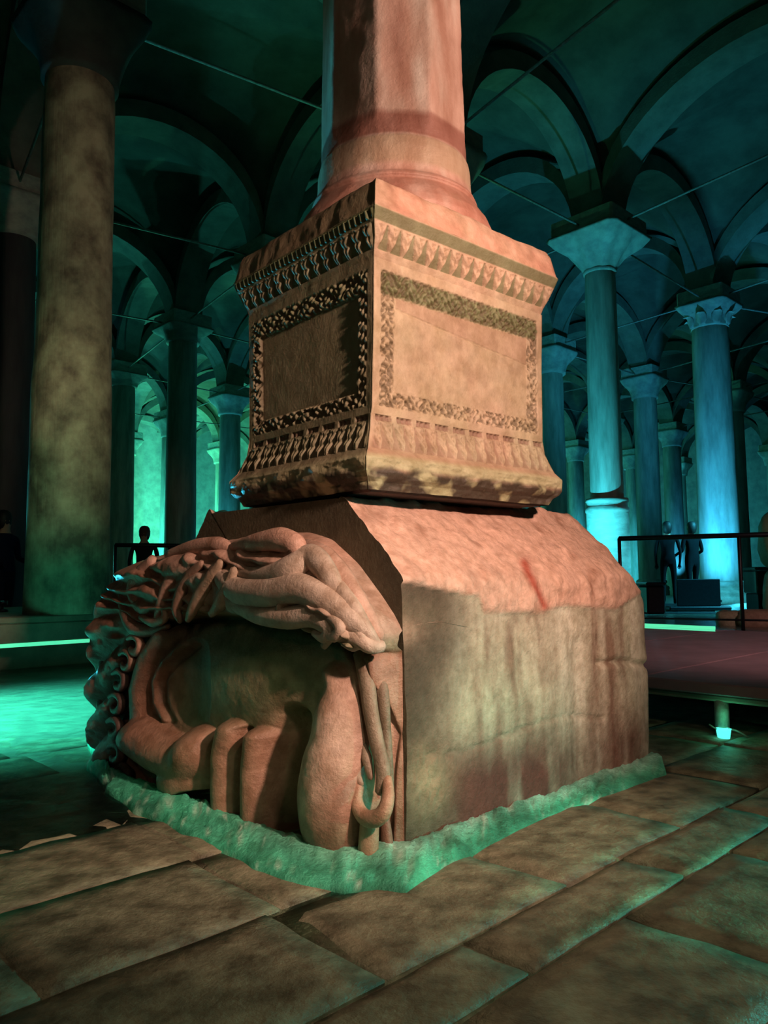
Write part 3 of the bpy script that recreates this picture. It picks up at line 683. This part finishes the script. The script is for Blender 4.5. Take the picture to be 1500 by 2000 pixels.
# left crown curls
for k, (cx, cy, cc) in enumerate(((262,1262,PK),(246,1292,BR),(232,1330,DK),(226,1376,DK),(222,1424,DK),(224,1474,DK),(238,1516,DK))):
    r_ = 17
    pts = [(cx+r_*math.cos(a)*(1-.09*q), cy+1.25*r_*math.sin(a)*(1-.09*q)) for q, a in enumerate(np.linspace(-2.4, 2.8, 7))]
    lock('hair_curl', pts, .235-.012*k*0, [.012,.02,.024,.026,.024,.02,.012], cc, .9)
for x0, y0, x1, y1 in ((212,1262,206,1330),(206,1340,206,1410),(210,1420,210,1500)):
    lock('hair_lock', [(x0,y0),((x0+x1)/2-7,(y0+y1)/2),(x1,y1)], .17, [.02,.036,.02], DK)
# strands beside the chin, leaf, ring and stem
lock('snake', [(703,1275),(716,1330),(724,1390),(736,1450),(748,1505),(742,1548)], [.10,.11,.12,.125,.13,.15], [.03,.034,.032,.03,.03,.02], (.34,.26,.19), .8, 'long snake hanging beside the jaw')
lock('hair_lock', [(732,1288),(746,1350),(752,1420),(758,1500),(762,1560)], [.05,.07,.07,.07,.06], [.022,.028,.024,.022,.016], (.28,.21,.15))
lock('snake', [(688,1438),(684,1470),(692,1505),(706,1532)], [.13,.15,.16,.155], [.008,.022,.024,.014], (.46,.34,.25), .9, 'pointed leaf-like snake end above the ring')
lock('snake', [(706,1442),(716,1480),(724,1520)], [.13,.14,.15], [.01,.022,.012], (.36,.27,.2))
lock('knotted_ring', [(700,1532),(697,1566),(708,1592),(728,1600),(748,1588),(758,1556),(756,1520)], [.16,.17,.18,.185,.18,.16,.13], [.016,.024,.028,.03,.028,.024,.018], (.55,.33,.23), .9, 'pale looped ring of the knotted snakes under the jaw')
lock('snake', [(722,1604),(720,1640),(718,1690)], [.15,.15,.15], [.036,.038,.04], (.48,.28,.19), .9, 'short thick stem below the ring')
lock('hair_lock', [(752,1600),(756,1640),(760,1690)], .06, [.02,.024,.024], (.28,.14,.1))

# ---- mortar skirt round the foot, green light painted into its colour
inner = [(205,1440),(198,1490),(216,1526),(300,1560),(380,1590),(450,1622),(520,1650),(600,1672),(690,1680),(745,1676),(792,1682),(850,1658),(930,1625),(1010,1592),(1100,1560),(1190,1527),(1284,1492)]
outer = [(175,1450),(180,1510),(215,1556),(285,1600),(370,1640),(440,1672),(510,1704),(590,1730),(680,1742),(740,1738),(800,1748),(868,1702),(950,1664),(1030,1628),(1110,1592),(1200,1560),(1304,1524)]
def dens(pts, n):
    p = np.array(pts, float); c = np.r_[0, np.cumsum(np.hypot(*np.diff(p, axis=0).T))]; t = np.linspace(0, c[-1], n); return np.stack([np.interp(t, c, p[:, 0]), np.interp(t, c, p[:, 1])], 1)
par_t = np.linspace(0, len(inner)-1, 260)
ia = np.array([np.interp(par_t, range(len(inner)), [q[k] for q in inner]) for k in (0, 1)]).T
oa = np.array([np.interp(par_t, range(len(outer)), [q[k] for q in outer]) for k in (0, 1)]).T
rowsP = []
for w, z in ((-.25, .045), (0, .062), (.12, .062), (.35, .050), (.6, .036), (.8, .03), (.92, .02), (1.0, .0), (1.02, -.04)):
    pts = np.array([onz(*(ia[k]), 0)*(1-w)+onz(*(oa[k]), 0)*w for k in range(260)]); pts[:, 2] = z; rowsP.append(pts)
G = np.array(rowsP); nn = fbm(G+2, 22, 4); G[..., 2] += nn*.026*(G[..., 2] > .02); off = fbm(G+60, 5, 3)*.03
G[3:, :, 0] += off[3:]; G[3:, :, 1] += off[3:]
n5 = fbm(G+90, 7, 4); wr_ = np.arange(9)[:, None]/8+0*n5; xg = G[..., 0]
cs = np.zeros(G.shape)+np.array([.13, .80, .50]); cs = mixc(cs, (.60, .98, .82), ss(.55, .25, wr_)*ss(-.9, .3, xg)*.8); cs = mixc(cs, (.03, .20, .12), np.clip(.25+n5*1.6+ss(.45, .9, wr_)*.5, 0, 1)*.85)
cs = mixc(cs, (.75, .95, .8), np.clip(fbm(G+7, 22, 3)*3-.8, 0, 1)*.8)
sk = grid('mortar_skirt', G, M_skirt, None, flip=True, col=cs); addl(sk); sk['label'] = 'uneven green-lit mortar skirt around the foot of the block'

# ================================================================== PEDESTAL
PC = (.0635, 3.676); PY = .8521
PD = empty('carved_pedestal', (*PC, 1.33), 'square carved marble pedestal with leaf and egg mouldings standing on the stone head', 'pedestal', None, math.pi/2-PY)
# local x = away right (s), local y = away left (f); z from 1.33
def sweep(name, prof, relief, colf, nt=200, m=M_ped, wear=.006, parent=PD):
    """prof rows: z, half s, half f. relief(side, t metres from left corner, z, n) -> outward metres"""
    prof = np.array(prof, float); nz = len(prof); rows = []; cols = []
    t = np.linspace(-1, 1, nt)
    for side in range(4):
        hs = prof[:, 1][:, None]; hf = prof[:, 2][:, None]; z = prof[:, 0][:, None]+0*t
        if side == 0: x, y, n = -hs+0*t, t*hf*-1, (-1, 0); ln = hf
        elif side == 1: x, y, n = t*hs, -hf+0*t, (0, -1); ln = hs
        elif side == 2: x, y, n = hs+0*t, t*hf, (1, 0); ln = hf
        else: x, y, n = -t*hs, hf+0*t, (0, 1); ln = hs
        tm = t[None]*ln; d = relief(side, tm, z, ln) if relief else 0*z
        edge = ss(0, .035, ln-np.abs(tm)); d = d*edge-.003*(1-ss(0, .01, ln-np.abs(tm)))
        P = np.stack([x+0*z, y+0*z, z], -1); P[..., 0] += n[0]*d; P[..., 1] += n[1]*d
        nz_ = fbm(P+side*3, 12, 4)*wear+fbm(P+50, 3, 2)*wear; P[..., 0] += n[0]*nz_*edge; P[..., 1] += n[1]*nz_*edge
        rows.append(P); cols.append(colf(side, tm, z, d, P))
    G = np.concatenate(rows, 1); Cc = np.concatenate(cols, 1)
    return mesh(name, G, quads(nz, G.shape[1], True)[:, ::-1].copy(), m, parent, True, Cc)
def dense(p, n):
    p = np.array(p, float); c = np.r_[0, np.cumsum(np.linalg.norm(np.diff(p, axis=0), axis=1))]; t = np.linspace(0, c[-1], n)
    return np.stack([np.interp(t, c, p[:, k]) for k in range(3)], 1)
def basec(side, P, warm=(.60, .42, .30), tan=(.54, .47, .32)):
    c = np.zeros(P.shape)+np.array(warm); n = fbm(P+side, 5, 4)
    c = mixc(c, tan, np.clip(.5+1.2*n, 0, 1)); c = c*(1+.2*fbm(P+9, 30, 3))[..., None]
    if side == 0: c = mixc(c, (.20, .20, .115), np.full(n.shape, .78))       # weakly lit left face, its shade painted dark olive
    return c
Z0 = 1.33
def R_(z): return z-Z0
def eggs(tm, z, z0, z1, pitch, h):
    u = ((tm/pitch) % 1)*2-1; v = (z-(z0+z1)/2)/((z1-z0)/2)
    egg = np.clip(1-(u/.62)**2-(v*.95+.05)**2, 0, 1)**.5; dart = np.clip(1-(np.abs(np.abs(u)-1)/.16)**2, 0, 1)*(np.abs(v) < .8)
    ring = np.exp(-((np.sqrt((u/.86)**2+(v*.8)**2)-.95)/.09)**2)
    return h*(egg+.55*ring+.7*dart)-h*.55
def leaves(tm, z, z0, z1, pitch, h):
    u = ((tm/pitch) % 1)*2-1; v = np.clip((z-z0)/(z1-z0), 0, 1); w = .85*np.sqrt(np.clip(1-v, 0, 1))+.05
    leaf = np.clip(1-(u/w)**2, 0, 1)**.5; vein = -np.exp(-(u/.12)**2)*.5
    lob = .25*np.cos(v*16+np.abs(u)*5)
    return h*(leaf*(1+lob)+vein)-h*.4
def flip_leaves(tm, z, z0, z1, pitch, h): return leaves(tm, z1+z0-z, z0, z1, pitch, h)
# plinth / foot mouldings
def relA(side, tm, z, ln):
    zz = z+Z0; d = 0*tm
    low = ss(1.475, 1.435, zz); d = d+low*fbm(np.stack([tm*9+side*5, zz*22, 0*tm], -1), 1.2, 3)*.018
    k = ss(1.49, 1.50, zz)*ss(1.612, 1.60, zz); d = d+k*flip_leaves(tm, zz, 1.495, 1.605, .062, .015)
    b = ss(1.612, 1.618, zz)*ss(1.640, 1.634, zz)*(((tm/.11) % 1) > .25); d = d-b*.012*(.6+.6*(np.sin(tm*230) > 0)); return d
def colA(side, tm, z, d, P):
    c = basec(side, P); zz = z+Z0
    c = mixc(c, (.52, .30, .21), ss(1.52, 1.46, zz)*(.75 if side else .2)); c = mixc(c, (.56, .55, .34), ss(1.485, 1.455, zz)*ss(1.40, 1.425, zz)*(.85 if side else .6))
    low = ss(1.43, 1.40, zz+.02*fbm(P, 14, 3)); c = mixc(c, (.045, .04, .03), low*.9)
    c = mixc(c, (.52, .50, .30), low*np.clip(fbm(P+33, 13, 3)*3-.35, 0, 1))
    c = mixc(c, (.20, .09, .07), ss(-.002, -.009, d)*.7*ss(1.49, 1.5, zz)); return c
foot = dense([(R_(1.335), .57, .465), (R_(1.365), .585, .48), (R_(1.38), .605, .50), (R_(1.40), .618, .510), (R_(1.455), .620, .512), (R_(1.475), .605, .498), (R_(1.49), .592, .488), (R_(1.52), .580, .478), (R_(1.58), .556, .460), (R_(1.612), .552, .458), (R_(1.64), .549, .456)], 110)
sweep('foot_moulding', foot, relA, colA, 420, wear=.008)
# die with framed panels
def relB(side, tm, z, ln):
    zz = z+Z0; hf = ln; zl, zh = 1.70, 2.15
    if side in (0, 2): fw = .075
    else: fw = .095
    inx = hf-.02-np.abs(tm); band = ss(0, .008, inx-.018)*ss(0, .008, zz-1.672)*ss(0, .008, 2.232-zz)
    inner = ss(0, .006, inx-fw)*ss(0, .006, zz-(1.672+.062))*ss(0, .006, (2.232-(.10 if side in (1, 3) else .085))-zz)
    orn = fbm(np.stack([tm*15+side*9, zz*15, 0*tm], -1), 2.0, 2); wv = np.cos(tm*150+2*orn)*np.cos(zz*130+1.5*np.sin(tm*57))
    carve = -.006+.010*np.clip(wv*1.1+orn*1.4, -1, 1)
    frame = band*(1-inner); d = frame*carve
    lip = np.exp(-((inx-fw)/.007)**2)*band*ss(1.73, 1.738, zz)*ss(2.14, 2.13, zz)
    d = d+inner*(-.016 if side in (0, 2) else -.004)
    d = d-.006*inner*np.exp(-((zz-(2.04-.10*tm))/.004)**2)*(side == 1)
    return d
def colB(side, tm, z, d, P):
    c = basec(side, P, (.62, .46, .33), (.60, .50, .33)); zz = z+Z0; ln = tm[:, -1:]
    inx = ln-.02-np.abs(tm)
    gt = ss(2.125, 2.14, zz)*ss(2.232, 2.22, zz)*ss(.02, .03, inx)
    c = mixc(c, (.16, .20, .085), gt*(.9 if side == 1 else .5))
    c = mixc(c, (.16, .12, .07), ss(0, -.008, d)*ss(.02, .10, np.abs(fbm(P, 30, 2)))*.75*(1-ss(.09, .10, inx)*ss(1.735, 1.74, zz)*ss(2.14, 2.13, zz)))
    c = mixc(c, (.52, .34, .24), ((zz > 2.045-.10*tm)*(zz < 2.125)*(inx > .1)*(side == 1))*.55)
    c = mixc(c, (.75, .65, .5), ss(.003, .006, d)*.4); return c
die = dense([(R_(1.64), .547, .455), (R_(1.66), .545, .458), (R_(2.0), .540, .466), (R_(2.27), .543, .474)], 170)
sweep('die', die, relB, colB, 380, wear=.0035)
# cornice
def relC(side, tm, z, ln):
    zz = z+Z0
    k = ss(2.30, 2.305, zz)*ss(2.392, 2.387, zz); d = k*flip_leaves(tm, zz, 2.30, 2.39, .072, .016)
    if side in (0, 2): k2 = ss(2.402, 2.405, zz)*ss(2.438, 2.434, zz); d = d+k2*.010*np.sin(tm*2*math.pi/.034)
    return d
def colC(side, tm, z, d, P):
    c = basec(side, P); zz = z+Z0
    g = np.clip(ss(-.002, -.008, d)+ss(2.395, 2.40, zz)*.9*ss(2.45, 2.44, zz), 0, 1)
    c = mixc(c, (.12, .155, .065), g*.9*ss(2.295, 2.305, zz)); return c
cor = dense([(R_(2.27), .540, .470), (R_(2.30), .546, .480), (R_(2.34), .560, .502), (R_(2.39), .577, .520), (R_(2.40), .581, .524), (R_(2.44), .592, .540), (R_(2.45), .590, .538)], 90)
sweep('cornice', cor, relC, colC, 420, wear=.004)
# plain slab above the cornice
def colD(side, tm, z, d, P):
    c = basec(side, P, (.66, .36, .26), (.56, .42, .30)); c = mixc(c, (.36, .16, .11), np.clip(fbm(P+5, 10, 3)*2-.7, 0, 1)*.7); return c
slab = dense([(R_(2.45), .588, .535), (R_(2.475), .582, .530), (R_(2.55), .568, .516), (R_(2.58), .552, .502), (R_(2.597), .51, .465), (R_(2.60), .25, .25), (R_(2.60), .01, .01)], 70)
sweep('top_slab', slab, None, colD, 160, wear=.012)
bx('mortar_bed', (-.555, -.455, .0), (.555, .455, .03), mat('black_mortar', (.07, .04, .03), (.03, .02, .018), .8, 8, .6, 30), PD, .02)

# ---- column on the pedestal
MC = empty('pedestal_column', (PC[0]+.0, PC[1]+.02, 2.59), 'red-stained marble column shaft rising from the carved pedestal', 'column')
def fitr(px0, px1, z):                         # radius that fills the given silhouette width at height z
    a = onz; dist = MC.location[1]; cx = MC.location[0]
    return (px1-px0)/2/1500*dist*1.0
zb = np.array([0,.05,.09,.13,.17,.19,.20,.215,.228,.25,.30,.36,.40,.415,.43,.50,.6,.9,1.4,2.2,3.2,4.4,4.9])
rb = np.array([.505,.50,.485,.458,.428,.412,.424,.418,.402,.396,.392,.39,.384,.376,.374,.378,.376,.372,.365,.359,.353,.346,.343])
zz = np.concatenate([np.linspace(0, .5, 90), np.linspace(.51, 1.6, 60), np.linspace(1.65, 5.3, 30)])
rr = np.interp(zz, zb, rb)*.975
na = 160; a = np.linspace(0, 2*math.pi, na, endpoint=False)
Rr = rr[:, None]+0*a; Zz = zz[:, None]+0*a
Pn = np.stack([np.cos(a)*.33+0*Rr, np.sin(a)*.33+0*Rr, Zz], -1)
phi0 = math.radians(-103)                       # worn arris facing the viewer a little left of centre
fac = 0
for kk in (-2, -1, 0, 1, 2, 3): fac = fac+0
seg = math.radians(40); ph = ((a-phi0+math.pi*4) % seg)/seg-.5
flat_ = (math.cos(seg/2)/np.cos(ph*seg)-1)
Rr = Rr*(1+flat_*.9*ss(.42, .55, Zz))
Rr = Rr+fbm(Pn*np.array([1,1,.5]), 6, 4)*.008*ss(.05, .1, Zz)+fbm(Pn, 25, 2)*.002
Rr = Rr-.008*ss(.2, .1, Zz)*np.abs(fbm(Pn, 9, 2))
P = np.stack([Rr*np.cos(a), Rr*np.sin(a), Zz], -1)
c = np.zeros(P.shape)+np.array([.80, .54, .44]); Pv = P*np.array([1, 1, .25]); st = fbm(Pv+2, 9, 4)
c = mixc(c, (.88, .76, .66), np.clip(st*2.2, 0, 1)); c = mixc(c, (.42, .17, .12), np.clip(-st*1.4-.1, 0, 1)*.7)
c = mixc(c, (.40, .17, .13), ss(.41, .425, Zz)*ss(.55, .52, Zz+.02*st)*.85)
c = mixc(c, (.60, .50, .32), ss(.25, .29, Zz)*ss(.415, .40, Zz)*.6); c = mixc(c, (.40, .14, .09), ss(.26, .19, Zz)*.55)
c = mixc(c, (.34, .24, .13), np.clip(fbm(P+80, 6, 3)*2-.9, 0, 1)*.6)
grid('shaft', P[zz >= .40], M_shaft, MC, wrap=True, col=c[zz >= .40])
grid('column_base', P[zz <= .407], M_shaft, MC, wrap=True, col=c[zz <= .407])

# ================================================================== people and small things
def person(loc, ry, h, top, trou, hair, label, pose=0):
    e = empty('person', loc, label, 'person', None, ry); k = h/1.72
    m = bpy.data.materials.new('clothing'); m.use_nodes = True; nt = m.node_tree; b = nt.nodes['Principled BSDF']; b.inputs['Roughness'].default_value = 1; b.inputs['Specular IOR Level'].default_value = .05
    tc = nt.nodes.new('ShaderNodeTexCoord'); sx = nt.nodes.new('ShaderNodeSeparateXYZ'); cr = nt.nodes.new('ShaderNodeValToRGB'); dv = nt.nodes.new('ShaderNodeMath'); dv.operation = 'DIVIDE'; dv.inputs[1].default_value = h
    nt.links.new(tc.outputs['Object'], sx.inputs[0]); nt.links.new(sx.outputs[2], dv.inputs[0]); nt.links.new(dv.outputs[0], cr.inputs[0]); nt.links.new(cr.outputs[0], b.inputs['Base Color'])
    cr.color_ramp.interpolation = 'CONSTANT'; E_ = cr.color_ramp.elements; E_[0].color = (.02,.02,.02,1); E_[0].position = 0; E_[1].position = .05; E_[1].color = (*trou, 1)
    q = E_.new(.55); q.color = (*top, 1); q = E_.new(.845); q.color = (.40, .25, .18, 1)
    v = [(0,0,.95),(0,0,1.12),(0,0,1.32),(0,.01,1.45),(0,-.01,1.53),(0,-.02,1.63),(0,-.02,1.70)]; r = [.15,.13,.15,.075,.055,.085,.06]; ed = [(k2, k2+1) for k2 in range(6)]
    for sx_ in (-1, 1):
        n0 = len(v); st_ = .05*sx_*pose
        v += [(sx_*.10,0,.88),(sx_*.11,-.02+st_,.48),(sx_*.11,.03+st_*2,.09),(sx_*.12,-.10+st_*2,.035)]; r += [.095,.06,.045,.04]; ed += [(0,n0),(n0,n0+1),(n0+1,n0+2),(n0+2,n0+3)]
        n1_ = len(v); bend = -.20*pose
        v += [(sx_*.19,0,1.40),(sx_*.25,.02,1.13),(sx_*.24,bend-.03,.90 if not pose else 1.05),(sx_*.23,bend-.06,.84 if not pose else 1.08)]; r += [.06,.043,.03,.03]; ed += [(2,n1_),(n1_,n1_+1),(n1_+1,n1_+2),(n1_+2,n1_+3)]
        w = n1_+3; base = v[w]
        for q_ in range(5):
            n2_ = len(v); dx = (q_-2)*.016; ln = (.05,.07,.078,.072,.058)[q_]
            v += [(base[0]+dx, base[1]-.01, base[2]-ln*.6), (base[0]+dx*1.1, base[1]-.025, base[2]-ln*1.25)]; r += [.009,.007]; ed += [(w,n2_),(n2_,n2_+1)]
    me = bpy.data.meshes.new('body'); me.from_pydata([(a_*k, b_*k, c_*k) for a_, b_, c_ in v], ed, []); me.materials.append(m)
    o = bpy.data.objects.new('body', me); COL.objects.link(o); o.parent = e
    sk_ = o.modifiers.new('skin', 'SKIN'); 
    for q_, rr_ in enumerate(r): me.skin_vertices[0].data[q_].radius = (rr_*k, rr_*k*.85)
    me.skin_vertices[0].data[0].use_root = True; sk_.use_smooth_shade = True
    sb = o.modifiers.new('sub', 'SUBSURF'); sb.levels = 1; sb.render_levels = 1
    hm_ = mat('hair_'+label[:6], hair, None, .6, 30, .2, 60)
    P = lathe_pts([(.001,1.49),(.07,1.52),(.098,1.60),(.10,1.67),(.085,1.73),(.05,1.765),(.001,1.775)], 20, .006, 3); P[..., 1] = P[..., 1]*1.05+.028; P[..., 2] *= 1
    grid('hair', P*k, hm_, e, wrap=True)
    return e
def at(x, d, z): 
    q = fr(x, d); return (float(q[0]), float(q[1]), z)
person(at(1303, 14.6, .42), 2.9, 1.53, (.006,.007,.008), (.005,.005,.006), (.006,.005,.004), 'person in dark clothes standing behind the railing, left of two', 0)
person(at(1350, 15.0, .42), 3.4, 1.55, (.006,.006,.007), (.006,.006,.007), (.006,.005,.004), 'person in dark clothes behind the railing with arms raised forward, right of two', 1)
person(at(281, 16.5, .0), .2, 2.06, (.02,.02,.025), (.02,.02,.02), (.10,.03,.025), 'reddish-haired person far off between the dark columns at left', 0)
person(at(8, 12.0, .0), 1.2, 2.02, (.01,.014,.03), (.01,.012,.02), (.01,.01,.012), 'person in dark blue clothes at the left picture edge', 1)
# dark equipment case and bench by the people
bn = empty('landing_stage', at(1330, 14.5, .28), 'low black landing stage under the two people behind the railing', 'platform', None, -.1)
bx('stage_deck', (-.45,-.75,.06), (.62,.8,.135), M_black, bn, .02)
for sx_ in (-.3, .35): bx('leg', (sx_-.06,-.5,-.0), (sx_+.06,.4,.06), M_black, bn, .01)
bx('screen_panel', (-.30,-.7,.136), (.45,-.64,.62), M_black, bn, .01)
bc = empty('equipment_case', at(1272, 13.2, .28), 'black equipment case left of the two people', 'case', None, .1)
bx('case_body', (-.2,-.2,.045), (.12,.2,.52), M_black, bc, .03); bx('case_lid', (-.22,-.22,.522), (.14,.22,.58), M_black, bc, .02)
bc = empty('equipment_case', at(1488, 12.6, .42), 'dark green equipment box at the right edge beyond the railing', 'case', None, .1)
M_gb = mat('dark_green_box', (.03, .07, .055), (.02, .05, .04), .5, 8, .2, 30)
bx('case_body', (-.25,-.2,.25), (.25,.2,.62), M_gb, bc, .02); bx('case_lid', (-.27,-.22,.622), (.27,.22,.68), M_gb, bc, .02); bx('case_foot', (-.22,-.18,-.14), (.22,.18,.248), M_black, bc, .01)
# glowing strips along the back edge of the right platform
def fat(px, s_, z):                             # f on the line s = s_ that is seen in picture column px
    fs = np.linspace(-4, 8, 2401); X_, _ = proj(L3(s_, fs, z)); return float(fs[np.argmin(np.abs(X_-px))])
for a_, b_, z1 in ((.34, .25, .353), (.07, -.05, .372)):
    se = sA+PW; par(strip('light_strip', [q2(se-a_, fat(1397, se-a_, z1)), q2(se-a_, 3.15)], [q2(se-b_, fat(1397, se-b_, z1)), q2(se-b_, 3.15)], .341, z1, M_led, None, 0), dk)
# second warm-lit pedestal fragment at the right edge
def rock(name, c, size, seed, m, parent=None, cl=(.5,.36,.26)):
    u = np.linspace(0, math.pi, 18); v = np.linspace(0, 2*math.pi, 28, endpoint=False); U, Vv = np.meshgrid(u, v, indexing='ij')
    d = np.stack([np.sin(U)*np.cos(Vv), np.sin(U)*np.sin(Vv), np.cos(U)], -1); d = np.sign(d)*np.abs(d)**.55
    P = d*np.array(size)*(1+.12*fbm(d+seed, 2.2, 3))[..., None]; P[..., 2] = np.maximum(P[..., 2], -size[2])
    cc = np.zeros(P.shape)+np.array(cl); cc = mixc(cc, tuple(x*.5 for x in cl), np.clip(.5+fbm(P+seed, 3, 3), 0, 1))
    o = grid(name, P+np.array([0,0,size[2]]), m, parent, wrap=True, col=cc, flip=True); o.location = c; return o
g = empty('stone_fragment', at(1500, 9.75, .28), 'warm-lit carved stone mass cut by the right picture edge', 'stone', None, -.3)
rock('lower_stone', (-.10, .1, 0), (.30, .22, .13), 4, M_pink, g, (.42,.25,.17)); rock('lower_stone', (-.46, .22, 0), (.17, .16, .12), 9, M_pink, g, (.36,.30,.19))
rock('upper_stone', (.42, .3, .0), (.46, .34, .42), 14, M_pink, g, (.45,.30,.20)); rock('upper_stone', (.40, .3, .74), (.46, .34, .40), 21, M_pink, g, (.30,.30,.17))
spot('fragment_spot', (4.8, 3.6, 3.0), (3.9, 7.2, .3), 420, (1, .60, .58), 88, .9, .1)
